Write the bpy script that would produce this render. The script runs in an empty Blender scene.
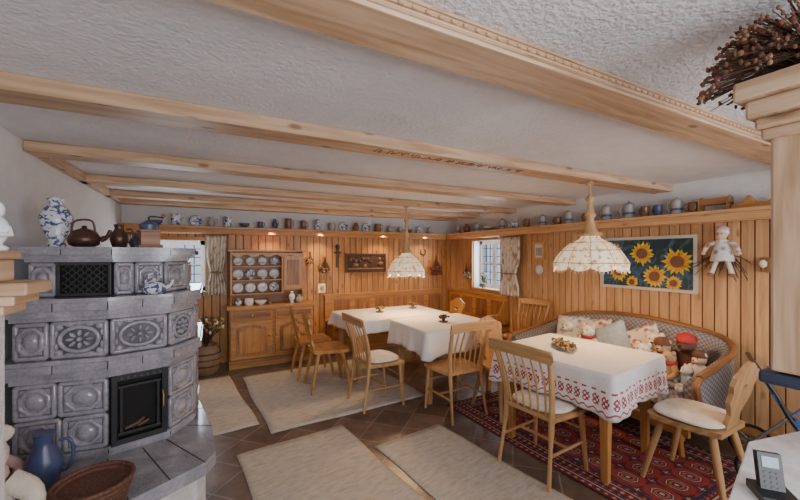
import bpy, math, random
from mathutils import Matrix, Vector
random.seed(7)
def U(a,b): return random.uniform(a,b)
T=Matrix.Translation
def RX(a): return Matrix.Rotation(a,4,'X')
def RY(a): return Matrix.Rotation(a,4,'Y')
def RZ(a): return Matrix.Rotation(a,4,'Z')
pi=math.pi
# ---------------------------------------------------------------- materials
def base(name,rough=.5,metal=0.):
    m=bpy.data.materials.new(name); m.use_nodes=True
    nt=m.node_tree; b=nt.nodes['Principled BSDF']
    b.inputs['Roughness'].default_value=rough; b.inputs['Metallic'].default_value=metal
    return m,nt,b
def N(nt,t,**k):
    n=nt.nodes.new(t)
    for a,v in k.items(): setattr(n,a,v)
    return n
def setin(nt,sock,v):
    if hasattr(v,'is_linked') or isinstance(v,bpy.types.NodeSocket): nt.links.new(v,sock)
    else: sock.default_value=v
def MA(nt,op,a,b=0.):
    n=N(nt,'ShaderNodeMath',operation=op); setin(nt,n.inputs[0],a); setin(nt,n.inputs[1],b); return n.outputs[0]
def MIX(nt,f,a,b,mode='MIX'):
    n=N(nt,'ShaderNodeMix',data_type='RGBA',blend_type=mode)
    setin(nt,n.inputs[0],f); 
    for s,v in ((n.inputs[6],a),(n.inputs[7],b)):
        if isinstance(v,tuple): s.default_value=(v[0],v[1],v[2],1)
        else: nt.links.new(v,s)
    return n.outputs[2]
def UVN(nt,scale=(1,1,1),kind='UV'):
    tc=N(nt,'ShaderNodeTexCoord'); mp=N(nt,'ShaderNodeMapping'); mp.inputs['Scale'].default_value=scale
    nt.links.new(tc.outputs[kind],mp.inputs[0]); return mp.outputs[0]
def NOI(nt,vec,sc,det=3,dist=0.):
    n=N(nt,'ShaderNodeTexNoise'); nt.links.new(vec,n.inputs['Vector']); n.inputs['Scale'].default_value=sc
    n.inputs['Detail'].default_value=det; n.inputs['Distortion'].default_value=dist; return n.outputs[0]
def RAMP(nt,f,stops):
    r=N(nt,'ShaderNodeValToRGB'); nt.links.new(f,r.inputs[0]); e=r.color_ramp.elements
    while len(e)<len(stops): e.new(.5)
    for i,(p,c) in enumerate(stops):
        e[i].position=p; e[i].color=(c[0],c[1],c[2],1)
    return r.outputs[0]
def BUMP(nt,b,h,st=.3,d=.01):
    n=N(nt,'ShaderNodeBump'); n.inputs['Strength'].default_value=st; n.inputs['Distance'].default_value=d
    nt.links.new(h,n.inputs['Height']); nt.links.new(n.outputs[0],b.inputs['Normal'])
def COL(nt,b,c): nt.links.new(c,b.inputs['Base Color'])
def wood(name,c1,c2,rough=.42,kn=.8,sc=(1.1,13,1),bp=.08):
    m,nt,b=base(name,rough)
    n=NOI(nt,UVN(nt,sc),2.2,5,.7)
    c=RAMP(nt,n,[(.32,c2),(.62,c1)])
    v=NOI(nt,UVN(nt,(.35,1.2,1)),1.0,1)
    c=MIX(nt,1.,c,RAMP(nt,v,[(.3,(.76,.71,.65)),(.7,(1.08,1.08,1.08))]),'MULTIPLY')
    if kn:
        vo=N(nt,'ShaderNodeTexVoronoi',voronoi_dimensions='2D'); nt.links.new(UVN(nt,(1.9,4.6,1)),vo.inputs['Vector']); vo.inputs['Scale'].default_value=1.
        k=RAMP(nt,vo.outputs['Distance'],[(.04,(1,1,1)),(.085,(0,0,0))])
        c=MIX(nt,MA(nt,'MULTIPLY',k,kn),c,(c2[0]*.4,c2[1]*.32,c2[2]*.25))
    COL(nt,b,c); BUMP(nt,b,n,bp,.004); return m
def plain(name,c,rough=.5,metal=0.,var=.12,vs=20,bump=0.,bs=60,kind='Object',em=0.,bd=.01):
    m,nt,b=base(name,rough,metal)
    v=UVN(nt,(1,1,1),kind)
    n=NOI(nt,v,vs,3)
    COL(nt,b,RAMP(nt,n,[(.3,tuple(x*(1-var) for x in c)),(.7,tuple(min(1,x*(1+var)) for x in c))]))
    if bump: BUMP(nt,b,NOI(nt,v,bs,4),bump,bd)
    if em: b.inputs['Emission Color'].default_value=(c[0],c[1],c[2],1); b.inputs['Emission Strength'].default_value=em
    return m
PINE=wood('pine_beam',(.71,.50,.33),(.48,.295,.165),.5,kn=.8,bp=.3)
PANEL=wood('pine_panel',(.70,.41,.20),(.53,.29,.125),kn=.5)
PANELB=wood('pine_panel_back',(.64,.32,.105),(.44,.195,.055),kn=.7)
GROOVE=plain('groove_red_brown',(.22,.045,.02),.8)
FURN=wood('honey_furniture',(.64,.32,.10),(.43,.19,.055),.35,.3)
LIGHTW=wood('light_chair_wood',(.64,.39,.18),(.44,.24,.10),.38,.1)
OAK=wood('brown_wood',(.42,.20,.08),(.24,.10,.035),.4,.2)
DARKW=wood('dark_wood',(.12,.06,.03),(.05,.025,.012),.45,0)
CARVE=plain('carved_dark',(.26,.13,.06),.7)
CREAM=plain('cream_fabric',(.78,.71,.61),.9,bump=.3,bs=120)
WHITE=plain('white_fabric',(.83,.81,.78),.85,bump=.1,bs=80)
PLAST=plain('wall_plaster',(.72,.70,.69),.95,var=.04,vs=6,bump=.6,bs=60,bd=.008)
CEILM=plain('ceiling_plaster',(.80,.795,.82),.95,var=.04,vs=8,bump=1.,bs=60,bd=.009)
BASEP=plain('stove_base_plaster',(.66,.64,.62),.9,bump=.4)
BLACK=plain('black_iron',(.03,.03,.033),.4,.5)
IRON=plain('grate_iron',(.08,.08,.085),.4,.6)
BLKPL=plain('black_plastic',(.02,.02,.022),.35)
HOLLOW=plain('dark_hollow',(.01,.009,.009),.9)  # near-black colour standing in for the dark of stove recesses
STEEL=plain('brass',(.75,.52,.2),.3,.9)
SILV=plain('pewter',(.5,.5,.52),.3,.9)
LEAD=plain('window_lead',(.06,.07,.09),.5,.2)
PFRAME=wood('pale_frame_wood',(.75,.68,.58),(.6,.52,.42),.4,0)
WHP=plain('white_paint',(.8,.8,.8),.4)
BLUE=plain('blue_cloth',(.04,.13,.45),.7)
DBLUE=plain('dark_blue',(.03,.04,.07),.4)
RED=plain('red_cloth',(.5,.03,.03),.8)
BROWN=plain('brown_plush',(.15,.07,.04),.95,bump=.6,bs=150)
TEDDY=plain('cream_plush',(.80,.73,.62),.95,bump=.6,bs=150)
TAN=plain('tan_plush',(.52,.33,.18),.95,bump=.6,bs=150)
SKIN=plain('doll_skin',(.8,.52,.38),.5)
PINK=plain('pink_cloth',(.72,.46,.44),.85)
LBLUE=plain('pale_blue_cloth',(.38,.45,.52),.85)
GREEN=plain('leaf_green',(.07,.14,.05),.7)
YEL=plain('sunflower_yellow',(.95,.58,.03),.6,var=.25,vs=40)
ORNG=plain('sunflower_orange',(.85,.32,.02),.6)
DRY=plain('dried_brown',(.12,.06,.035),.9,var=.5,vs=60)
DRYR=plain('dried_red',(.22,.065,.04),.9,var=.4,vs=60)
DRYY=plain('dried_straw',(.52,.35,.15),.9,var=.3,vs=60)
STON=plain('stoneware',(.36,.35,.34),.35)
STONB=plain('cobalt',(.07,.09,.19),.3)
PORC=plain('porcelain',(.82,.82,.84),.2)
TERR=plain('brown_glaze',(.22,.10,.05),.25)
WICK=plain('wicker',(.13,.055,.035),.7,var=.4,vs=90,bump=.5)
SCREEN=plain('phone_screen',(.25,.32,.36),.2)
CLAY=plain('clay_pot_tan',(.28,.18,.11),.6)
COPPER=plain('dark_copper',(.11,.055,.04),.35,.5)
def lacem():
    m,nt,b=base('curtain_cloth',.9)
    n=NOI(nt,UVN(nt,(22,9,1)),1.,2,.3)
    COL(nt,b,RAMP(nt,n,[(.42,(.78,.72,.63)),(.56,(.72,.62,.49)),(.64,(.48,.32,.2))])); return m
LACE=lacem()
def glaze():
    m,nt,b=base('stove_glaze',.16)
    v=UVN(nt,(1,1,1),'Object')
    n=NOI(nt,v,9,6,.5); n2=NOI(nt,v,70,3)
    c=RAMP(nt,n,[(.3,(.23,.225,.26)),(.55,(.345,.335,.375)),(.75,(.49,.48,.51))])
    c=MIX(nt,.25,c,RAMP(nt,n2,[(.3,(.18,.17,.20)),(.7,(.55,.54,.57))]))
    COL(nt,b,c); b.inputs['Coat Weight'].default_value=.35; BUMP(nt,b,n2,.1,.003); return m
GLAZE=glaze()
GLD=plain('glaze_joint',(.04,.04,.05),.7)
GRND=plain('tile_ground_glaze',(.125,.12,.15),.25,var=.3)
def bluewhite():
    m,nt,b=base('blue_white_ceramic',.2)
    n=NOI(nt,UVN(nt,(1,1,1),'Object'),32,3,1.)
    COL(nt,b,RAMP(nt,n,[(.50,(.74,.76,.79)),(.56,(.07,.10,.27))])); return m
BW=bluewhite()
def floorm():
    m,nt,b=base('floor_slate',.33)
    tc=N(nt,'ShaderNodeTexCoord'); mp=N(nt,'ShaderNodeMapping'); mp.inputs['Rotation'].default_value=(0,0,math.radians(45))
    nt.links.new(tc.outputs['Object'],mp.inputs[0])
    br=N(nt,'ShaderNodeTexBrick'); br.offset=0; nt.links.new(mp.outputs[0],br.inputs['Vector'])
    br.inputs['Scale'].default_value=1; br.inputs['Brick Width'].default_value=.30; br.inputs['Row Height'].default_value=.30
    br.inputs['Mortar Size'].default_value=.006; br.inputs['Bias'].default_value=0
    br.inputs['Color1'].default_value=(.13,.09,.066,1); br.inputs['Color2'].default_value=(.22,.155,.12,1); br.inputs['Mortar'].default_value=(.30,.25,.21,1)
    n=NOI(nt,mp.outputs[0],7,6,.4)
    COL(nt,b,MIX(nt,1.,br.outputs[0],RAMP(nt,n,[(.3,(.6,.57,.57)),(.7,(1.2,1.2,1.2))]),'MULTIPLY'))
    BUMP(nt,b,MA(nt,'SUBTRACT',n,br.outputs['Fac']),.2,.004); return m
FLOORM=floorm()
def rugm():
    m,nt,b=base('woven_wool',.95)
    a=NOI(nt,UVN(nt,(1.5,40,1)),3,3); f=NOI(nt,UVN(nt,(60,60,1)),3,2); l=NOI(nt,UVN(nt,(6,14,1)),2.2,2)
    c=RAMP(nt,MA(nt,'ADD',MA(nt,'MULTIPLY',a,.5),MA(nt,'MULTIPLY',l,.5)),[(.38,(.46,.385,.30)),(.5,(.64,.57,.47)),(.62,(.72,.66,.57))])
    COL(nt,b,MIX(nt,.35,c,RAMP(nt,f,[(.3,(.30,.25,.19)),(.7,(.84,.79,.70))]))); BUMP(nt,b,MA(nt,'ADD',a,f),.6,.006); return m
RUGM=rugm()
def sepuv(nt):
    tc=N(nt,'ShaderNodeTexCoord'); s=N(nt,'ShaderNodeSeparateXYZ'); nt.links.new(tc.outputs['UV'],s.inputs[0]); return s.outputs[0],s.outputs[1]
def band(nt,x,a,b): return MA(nt,'MULTIPLY',MA(nt,'GREATER_THAN',x,a),MA(nt,'LESS_THAN',x,b))
def persian(a,bb):
    m,nt,b=base('persian_wool',.95)
    u,v=sepuv(nt)
    nz=NOI(nt,UVN(nt,(1,1,1)),55,2)
    wob=MA(nt,'MULTIPLY',MA(nt,'SUBTRACT',nz,.5),.10)
    def cell(x,w): return MA(nt,'ABSOLUTE',MA(nt,'SUBTRACT',MA(nt,'FRACT',MA(nt,'ADD',MA(nt,'DIVIDE',x,w),40.)),.5))
    d=MA(nt,'MINIMUM',MA(nt,'SUBTRACT',a,MA(nt,'ABSOLUTE',u)),MA(nt,'SUBTRACT',bb,MA(nt,'ABSOLUTE',v)))
    uc,vc=cell(u,.18),cell(v,.2025)
    g=MA(nt,'ADD',MA(nt,'ADD',MA(nt,'MAXIMUM',uc,vc),MA(nt,'MULTIPLY',MA(nt,'ADD',uc,vc),.45)),wob)
    NAV=(.035,.03,.065);CRM=(.58,.40,.28);RD=(.33,.04,.028);DR=(.17,.02,.02);OR=(.45,.12,.05)
    c=MIX(nt,MA(nt,'GREATER_THAN',g,.74),RD,DR)
    for lo,hi,cc in ((.0,.10,CRM),(.10,.20,NAV),(.20,.30,OR),(.34,.39,NAV),(.39,.44,CRM),(.44,.48,NAV),(.80,.86,NAV),(.90,1.2,CRM)):
        c=MIX(nt,band(nt,g,lo,hi),c,cc)
    u2,v2=cell(u,.05),cell(v,.05); h=MA(nt,'ADD',MA(nt,'ADD',u2,v2),wob)
    bc=MIX(nt,MA(nt,'LESS_THAN',h,.28),(.28,.035,.025),CRM)
    bc=MIX(nt,MA(nt,'GREATER_THAN',h,.62),bc,NAV)
    c=MIX(nt,MA(nt,'LESS_THAN',d,.22),c,bc)
    for lo,hi,cc in ((.205,.222,NAV),(.155,.165,CRM),(.165,.18,DR),(.055,.065,CRM),(.0,.022,DR),(.065,.08,NAV)):
        c=MIX(nt,band(nt,d,lo,hi),c,cc)
    n=NOI(nt,UVN(nt,(1,1,1)),170,2)
    COL(nt,b,MIX(nt,.4,c,MIX(nt,1.,c,RAMP(nt,n,[(.3,(.3,.3,.3)),(.7,(1.5,1.5,1.5))]),'MULTIPLY'))); return m
def clothm(name,border):
    m,nt,b=base(name,.85)
    n=NOI(nt,UVN(nt,(1,1,1),'Object'),90,2); 
    c=RAMP(nt,n,[(.3,(.78,.76,.75)),(.7,(.87,.85,.84))])
    if border:
        u,v=sepuv(nt)
        s1=MA(nt,'MULTIPLY',MA(nt,'SINE',MA(nt,'MULTIPLY',u,52.)),MA(nt,'SINE',MA(nt,'MULTIPLY',MA(nt,'SUBTRACT',v,.045),36.)))
        s2=MA(nt,'MULTIPLY',MA(nt,'SINE',MA(nt,'MULTIPLY',u,208.)),MA(nt,'SINE',MA(nt,'MULTIPLY',v,200.)))
        k=MA(nt,'MULTIPLY',MA(nt,'GREATER_THAN',MA(nt,'ABSOLUTE',s1),.34),MA(nt,'GREATER_THAN',s2,-.25))
        msk=MA(nt,'MULTIPLY',band(nt,v,.045,.132),k)
        z=MA(nt,'ADD',.028,MA(nt,'MULTIPLY',MA(nt,'SINE',MA(nt,'MULTIPLY',u,104.)),.008))
        l=MA(nt,'LESS_THAN',MA(nt,'ABSOLUTE',MA(nt,'SUBTRACT',v,z)),.005)
        l2=MA(nt,'MULTIPLY',band(nt,v,.140,.152),MA(nt,'GREATER_THAN',MA(nt,'SINE',MA(nt,'MULTIPLY',u,104.)),0.))
        msk=MA(nt,'MAXIMUM',MA(nt,'MAXIMUM',msk,l),l2)
        c=MIX(nt,MA(nt,'MULTIPLY',msk,.94),c,(.40,.02,.045))
    COL(nt,b,c); return m
CLOTH=clothm('plain_linen',False); CLOTHR=clothm('embroidered_linen',True)
def sofam():
    m,nt,b=base('sofa_upholstery',.9)
    u_,v_=sepuv(nt)
    p=MA(nt,'MULTIPLY',MA(nt,'SINE',MA(nt,'MULTIPLY',u_,130.)),MA(nt,'SINE',MA(nt,'MULTIPLY',v_,130.)))
    c=MIX(nt,MA(nt,'GREATER_THAN',p,.15),(.22,.20,.205),(.36,.33,.30))
    c=MIX(nt,MA(nt,'GREATER_THAN',MA(nt,'MULTIPLY',p,-1.),.6),c,(.15,.14,.17))
    COL(nt,b,c); return m
SOFAM=sofam()
def shadem():
    m,nt,b=base('lamp_shade_glass',.4)
    n=NOI(nt,UVN(nt,(1,1,1),'Object'),26,3,.8)
    c=RAMP(nt,n,[(.38,(.50,.27,.11)),(.46,(.88,.68,.43)),(.6,(.95,.80,.58))])
    COL(nt,b,c); nt.links.new(c,b.inputs['Emission Color']); b.inputs['Emission Strength'].default_value=.7
    return m
SHADE=shadem()
def florm(name,bg,fg,fg2):
    m,nt,b=base(name,.9)
    vo=N(nt,'ShaderNodeTexVoronoi'); nt.links.new(UVN(nt,(1,1,1),'Object'),vo.inputs['Vector']); vo.inputs['Scale'].default_value=17
    c=MIX(nt,MA(nt,'LESS_THAN',vo.outputs['Distance'],.42),bg,fg2)
    c=MIX(nt,MA(nt,'LESS_THAN',vo.outputs['Distance'],.26),c,fg); COL(nt,b,c); return m
FLOR=florm('floral_cushion',(.74,.66,.58),(.50,.08,.10),(.45,.32,.25))
FLOR2=florm('blue_floral_cushion',(.72,.70,.66),(.20,.24,.36),(.50,.45,.40))
# ---------------------------------------------------------------- builder
class B:
    def __init__(s): s.v=[];s.f=[];s.mi=[];s.uv=[];s.sm=[];s.mats=[]
    def slot(s,m):
        if m not in s.mats: s.mats.append(m)
        return s.mats.index(m)
    def add(s,vs,fs,mat,uvs,M=None,smooth=False):
        o=len(s.v); k=s.slot(mat)
        for p in vs:
            p=Vector(p); s.v.append(tuple(M@p if M is not None else p))
        for f,u in zip(fs,uvs): s.f.append([i+o for i in f]); s.mi.append(k); s.uv.append(u); s.sm.append(smooth)
    def box(s,c,d,mat,M=None,taper=1.):
        hx,hy,hz=d[0]/2,d[1]/2,d[2]/2
        vs=[]
        for z in (-1,1):
            t=taper if z<0 else 1.
            for y in (-1,1):
                for x in (-1,1): vs.append((c[0]+x*hx*t,c[1]+y*hy*t,c[2]+z*hz))
        fs=[(0,2,3,1),(4,5,7,6),(0,1,5,4),(2,6,7,3),(0,4,6,2),(1,3,7,5)]; ns=[2,2,1,1,0,0]
        L=max(range(3),key=lambda i:d[i]); ou,ov=U(0,40),U(0,40); uvs=[]
        for f,n in zip(fs,ns):
            ax=[i for i in range(3) if i!=n]
            if L in ax: a=L; b_=[i for i in ax if i!=L][0]
            else: a,b_=ax
            uvs.append([(vs[i][a]+ou,vs[i][b_]+ov+n*.37) for i in f])
        s.add(vs,fs,mat,uvs,M)
    def lathe(s,prof,mat,M=None,seg=20,smooth=True,fn=None):
        vs=[];n=len(prof);L=[0]
        for i in range(1,n): L.append(L[-1]+math.dist(prof[i],prof[i-1]))
        for r,z in prof:
            for j in range(seg):
                a=2*pi*j/seg; rr,zz=(r,z) if fn is None else fn(r,z,a)
                vs.append((rr*math.cos(a),rr*math.sin(a),zz))
        fs=[];uvs=[];ou=U(0,40)
        for i in range(n-1):
            for j in range(seg):
                k=(j+1)%seg; fs.append((i*seg+j,i*seg+k,(i+1)*seg+k,(i+1)*seg+j))
                r=max(prof[i][0],.02)
                uvs.append([(L[i]+ou,2*pi*j/seg*r),(L[i]+ou,2*pi*(j+1)/seg*r),(L[i+1]+ou,2*pi*(j+1)/seg*r),(L[i+1]+ou,2*pi*j/seg*r)])
        s.add(vs,fs,mat,uvs,M,smooth)
        for i,rev in ((0,True),(n-1,False)):
            if prof[i][0]>.0015:
                f=[j for j in range(seg)]
                if rev: f=f[::-1]
                s.add([vs[i*seg+j] for j in range(seg)],[f],mat,[[(vs[i*seg+j][0],vs[i*seg+j][1]) for j in f]],M)
    def tube(s,pts,r,mat,M=None,seg=8,closed=False,cap=True):
        P=[Vector(p) for p in pts]; n=len(P); rs=r if isinstance(r,(list,tuple)) else [r]*n
        vs=[];up=None;L=0;Ls=[]
        for i in range(n):
            if closed: t=P[(i+1)%n]-P[i-1]
            else: t=P[min(i+1,n-1)]-P[max(i-1,0)]
            t.normalize()
            if up is None:
                a=Vector((0,0,1)) if abs(t.z)<.9 else Vector((1,0,0)); up=(a-t*a.dot(t)).normalized()
            else: up=(up-t*up.dot(t)).normalized()
            sd=t.cross(up)
            if i: L+=(P[i]-P[i-1]).length
            Ls.append(L)
            for j in range(seg):
                a=2*pi*j/seg; vs.append(P[i]+(up*math.cos(a)+sd*math.sin(a))*rs[i])
        fs=[];uvs=[];ou=U(0,40)
        for i in range(n if closed else n-1):
            k=(i+1)%n; l1=Ls[i+1] if i+1<n else L+.1
            for j in range(seg):
                q=(j+1)%seg; fs.append((i*seg+j,k*seg+j,k*seg+q,i*seg+q))
                uvs.append([(Ls[i]+ou,j/seg*.1),(l1+ou,j/seg*.1),(l1+ou,(j+1)/seg*.1),(Ls[i]+ou,(j+1)/seg*.1)])
        s.add(vs,fs,mat,uvs,M,True)
        if cap and not closed:
            s.add([vs[j] for j in range(seg)],[list(range(seg))],mat,[[(0,0)]*seg],M)
            s.add([vs[(n-1)*seg+j] for j in range(seg)],[list(range(seg))[::-1]],mat,[[(0,0)]*seg],M)
    def ell(s,c,r,mat,M=None,seg=14,rings=9):
        if not isinstance(r,(tuple,list)): r=(r,r,r)
        prof=[(max(.001,math.sin(pi*i/rings)),-math.cos(pi*i/rings)) for i in range(rings+1)]
        m=T(c)@Matrix.Diagonal((r[0],r[1],r[2],1))
        if M is not None: m=M@m
        s.lathe(prof,mat,m,seg)
    def prism(s,poly,t,mat,M=None,smooth=False):
        n=len(poly); vs=[(p[0],p[1],0) for p in poly]+[(p[0],p[1],t) for p in poly]
        xs=[p[0] for p in poly]; ys=[p[1] for p in poly]; sw=(max(ys)-min(ys))>(max(xs)-min(xs)); ou,ov=U(0,40),U(0,40)
        g=(lambda p:(p[1]+ou,p[0]+ov)) if sw else (lambda p:(p[0]+ou,p[1]+ov))
        fs=[list(range(n))[::-1],list(range(n,2*n))]; uvs=[[g(vs[i]) for i in f] for f in fs]
        for i in range(n):
            k=(i+1)%n; fs.append([i,k,k+n,i+n]); a=g(poly[i]);b_=g(poly[k]); uvs.append([a,b_,(b_[0],b_[1]+t),(a[0],a[1]+t)])
        s.add(vs,fs,mat,uvs,M,smooth)
    def grid(s,fn,nu,nv,mat,M=None,us=1.,vs_=1.):
        vs=[fn(i/nu,j/nv) for j in range(nv+1) for i in range(nu+1)];fs=[];uvs=[]
        for j in range(nv):
            for i in range(nu):
                a=j*(nu+1)+i; fs.append((a,a+1,a+nu+2,a+nu+1))
                uvs.append([(i/nu*us,j/nv*vs_),((i+1)/nu*us,j/nv*vs_),((i+1)/nu*us,(j+1)/nv*vs_),(i/nu*us,(j+1)/nv*vs_)])
        s.add(vs,fs,mat,uvs,M,True)
    def done(s,name,loc=(0,0,0),rz=0.,bevel=0.,rot=None,parent=None,solid=0.):
        me=bpy.data.meshes.new(name); me.from_pydata(s.v,[],s.f)
        for m in s.mats: me.materials.append(m)
        uvl=me.uv_layers.new(name='UVMap')
        for p,k,u,sm in zip(me.polygons,s.mi,s.uv,s.sm):
            p.material_index=k; p.use_smooth=sm
            for q in range(len(u)): uvl.data[p.loop_start+q].uv=u[q]
        me.validate(); me.update()
        o=bpy.data.objects.new(name,me); bpy.context.scene.collection.objects.link(o)
        o.location=loc; o.rotation_euler=rot if rot else (0,0,rz)
        if solid: md=o.modifiers.new('s','SOLIDIFY'); md.thickness=solid
        if bevel:
            md=o.modifiers.new('b','BEVEL'); md.width=bevel; md.segments=2; md.limit_method='ANGLE'; md.angle_limit=math.radians(50)
        if parent: o.parent=parent
        return o
def offs(poly,d):
    n=len(poly);out=[]
    for i in range(n):
        p0,p1,p2=Vector(poly[i-1]),Vector(poly[i]),Vector(poly[(i+1)%n])
        a=(p1-p0).normalized(); b_=(p2-p1).normalized(); n1=Vector((a.y,-a.x)); n2=Vector((b_.y,-b_.x))
        q=p1+(n1+n2)*(d/(1+n1.dot(n2))); out.append((q.x,q.y))
    return out
def crv(pts,n=6):
    P=[Vector(p) for p in pts]; out=[]
    for i in range(len(P)-1):
        p0=P[max(i-1,0)];p1=P[i];p2=P[i+1];p3=P[min(i+2,len(P)-1)]
        for k in range(n):
            t=k/n; out.append(.5*((2*p1)+(-p0+p2)*t+(2*p0-5*p1+4*p2-p3)*t*t+(-p0+3*p1-3*p2+p3)*t**3))
    out.append(P[-1]); return out
# ---------------------------------------------------------------- room shell
XL,XR,YB,YF,ZC=-1.0,4.0,5.6,-1.6,2.19
b=B(); b.box(((XL+XR)/2,(YB+YF)/2,-.05),(XR-XL+.6,YB-YF+.6,.1),FLOORM); b.done('floor')
b=B(); b.box(((XL+XR)/2,(YB+YF)/2,ZC+.06),(XR-XL+.6,YB-YF+.6,.12),CEILM); b.done('ceiling')
def wallx(name,x0,x1,holes,mat,ya,yb):
    b=B(); ys=ya
    for (y0,y1,z0,z1) in holes:
        b.box(((x0+x1)/2,(ys+y0)/2,ZC/2),(x1-x0,y0-ys,ZC),mat)
        b.box(((x0+x1)/2,(y0+y1)/2,z0/2),(x1-x0,y1-y0,z0),mat)
        b.box(((x0+x1)/2,(y0+y1)/2,(z1+ZC)/2),(x1-x0,y1-y0,ZC-z1),mat); ys=y1
    b.box(((x0+x1)/2,(ys+yb)/2,ZC/2),(x1-x0,yb-ys,ZC),mat); return b.done(name)
def wally(name,y0_,y1_,holes,mat,xa,xb):
    b=B(); xs=xa
    for (x0,x1,z0,z1) in holes:
        b.box(((xs+x0)/2,(y0_+y1_)/2,ZC/2),(x0-xs,y1_-y0_,ZC),mat)
        b.box(((x0+x1)/2,(y0_+y1_)/2,z0/2),(x1-x0,y1_-y0_,z0),mat)
        b.box(((x0+x1)/2,(y0_+y1_)/2,(z1+ZC)/2),(x1-x0,y1_-y0_,ZC-z1),mat); xs=x1
    b.box(((xs+xb)/2,(y0_+y1_)/2,ZC/2),(xb-xs,y1_-y0_,ZC),mat); return b.done(name)
WR=(4.2,4.9,.95,1.74); WB=(-.85,-.08,1.0,1.70)
wallx('wall_right',XR,XR+.3,[WR],PLAST,YF,YB)
wallx('wall_left',XL-.3,XL,[],PLAST,YF,YB)
wally('wall_back',YB,YB+.3,[WB],PLAST,XL-.3,XR+.3)
wally('wall_front',YF-.3,YF,[(-.2,1.3,.8,1.95),(1.9,3.4,.8,1.95)],PLAST,XL-.3,XR+.3)
ZP=1.80
def panel(name,axis,a0,a1,plane,hole,mat,w):
    b=B(); a=a0
    while a<a1-.01:
        ww=min(w,a1-a); c=a+ww/2; g=.010
        segs=[(0.06,ZP)]
        if hole and c>hole[0]-.03 and c<hole[1]+.03: segs=[(0.06,hole[2]),(hole[3],ZP)]
        for z0,z1 in segs:
            if axis=='y': b.box((plane-.012,c,(z0+z1)/2),(.016,ww-g,z1-z0),mat)
            else: b.box((c,plane-.012,(z0+z1)/2),(ww-g,.016,z1-z0),mat)
            if axis=='y': b.box((plane-.004,c,(z0+z1)/2),(.008,ww,z1-z0),GROOVE)
            else: b.box((c,plane-.004,(z0+z1)/2),(ww,.008,z1-z0),GROOVE)
        a+=ww
    b.done(name,bevel=.002)
panel('wall_right_paneling','y',YF,YB-.02,XR,WR,PANEL,.09)
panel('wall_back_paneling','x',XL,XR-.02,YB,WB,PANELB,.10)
b=B(); b.box((XR-.02,(YF+YB)/2-.02,.04),(.03,YB-YF-.08,.08),FURN); b.done('baseboard_right',bevel=.004)
b=B(); b.box(((XL+XR)/2-.02,YB-.02,.04),(XR-XL-.08,.03,.08),FURN); b.done('baseboard_back',bevel=.004)
def ledge(name,axis):
    b=B(); z=ZP
    if axis=='y':
        L=YB-YF-.02; c=(YF+YB)/2
        b.box((XR-.12,c,z+.065),(.24,L,.03),PANEL); b.box((XR-.215,c,z+.02),(.025,L-.01,.06),PANEL); b.box((XR-.17,c,z-.005),(.06,L-.02,.03),PANEL)
    else:
        L=XR-XL-.26; c=(XL+XR-.25)/2
        b.box((c,YB-.12,z+.065),(L,.24,.03),FURN); b.box((c,YB-.215,z+.02),(L,.025,.06),PANELB); b.box((c,YB-.17,z-.005),(L,.06,.03),PANELB)
    b.done(name,bevel=.004)
ledge('wall_shelf_right','y'); ledge('wall_shelf_back','x')
ZS=ZP+.081
for i,(y,w) in enumerate([(.92,.17),(1.97,.17),(3.02,.16),(4.0,.15),(4.82,.15),(5.42,.12)]):
    b=B(); b.box(((XL+XR)/2,y,2.155),(XR-XL-.004,w,.066),PINE)
    if i==0:
        for k in range(3): b.box(((XL+XR)/2,y-w/2-.004,2.138+.018*k),(XR-XL-.004,.008,.008),PINE)
        for k in range(110): b.ell((XL+.3+.042*k,y-w/2-.009,2.156),(.014,.006,.006),PINE,None,6,4)
    if i==1:
        x=.85
        for k in range(14):
            h=.03; s_=.055+.012*math.sin(k*2.1)
            pts=[(x+s_*(t/8)+.012*math.sin(t*1.6+k),y-.01+h*math.sin(t*1.1+k*1.7),2.1215) for t in range(9)]
            b.tube(pts,.0038,CARVE,seg=5); x+=.087
    b.done('ceiling_beam',bevel=.006)
b=B(); b.box((XL+.03,4.25,2.155),(.056,2.2,.066),PINE); b.done('trim_1',bevel=.004)
def window(name,w,h,loc,rz):
    b=B(); d=.05
    for x in (-w/2+.03,w/2-.03): b.box((x,0,h/2),(.06,d,h),WHP)
    for z in (.03,h-.03): b.box((0,0,z),(w,d,.06),WHP)
    b.box((0,-.005,h/2),(.07,d,h-.1),WHP)
    for sx in (-1,1):
        b.box((sx*w/4,0,h*.52),(w/2-.06,.02,.018),WHP)
        for k in range(1,3): b.box((sx*w/4+(k-1.5)*w/7,.0,h/2),(.012,.01,h-.1),LEAD)
        for k in range(1,6): b.box((sx*w/4,.0,h*k/6),(w/2-.06,.008,.010),LEAD)
    b.box((0,-.1,-.012),(w-.01,.18,.02),FURN)
    return b.done(name,loc,rz)
window('window_1',WB[1]-WB[0],WB[3]-WB[2],((WB[0]+WB[1])/2,YB+.16,WB[2]),0)
window('window_2',WR[1]-WR[0],WR[3]-WR[2],(XR+.16,(WR[0]+WR[1])/2,WR[2]),-pi/2)
def casing(name,w,h,loc,rz):
    b=B()
    for x in (-w/2-.03,w/2+.03): b.box((x,0,h/2),(.06,.025,h+.12),FURN)
    for z in (-.03,h+.02): b.box((0,0,z),(w,.024,.05),FURN)
    b.done(name,loc,rz,bevel=.004)
casing('trim_2',WB[1]-WB[0],WB[3]-WB[2],((WB[0]+WB[1])/2,YB-.033,WB[2]),0)
casing('trim_3',WR[1]-WR[0],WR[3]-WR[2],(XR-.033,(WR[0]+WR[1])/2,WR[2]),-pi/2)
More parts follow.
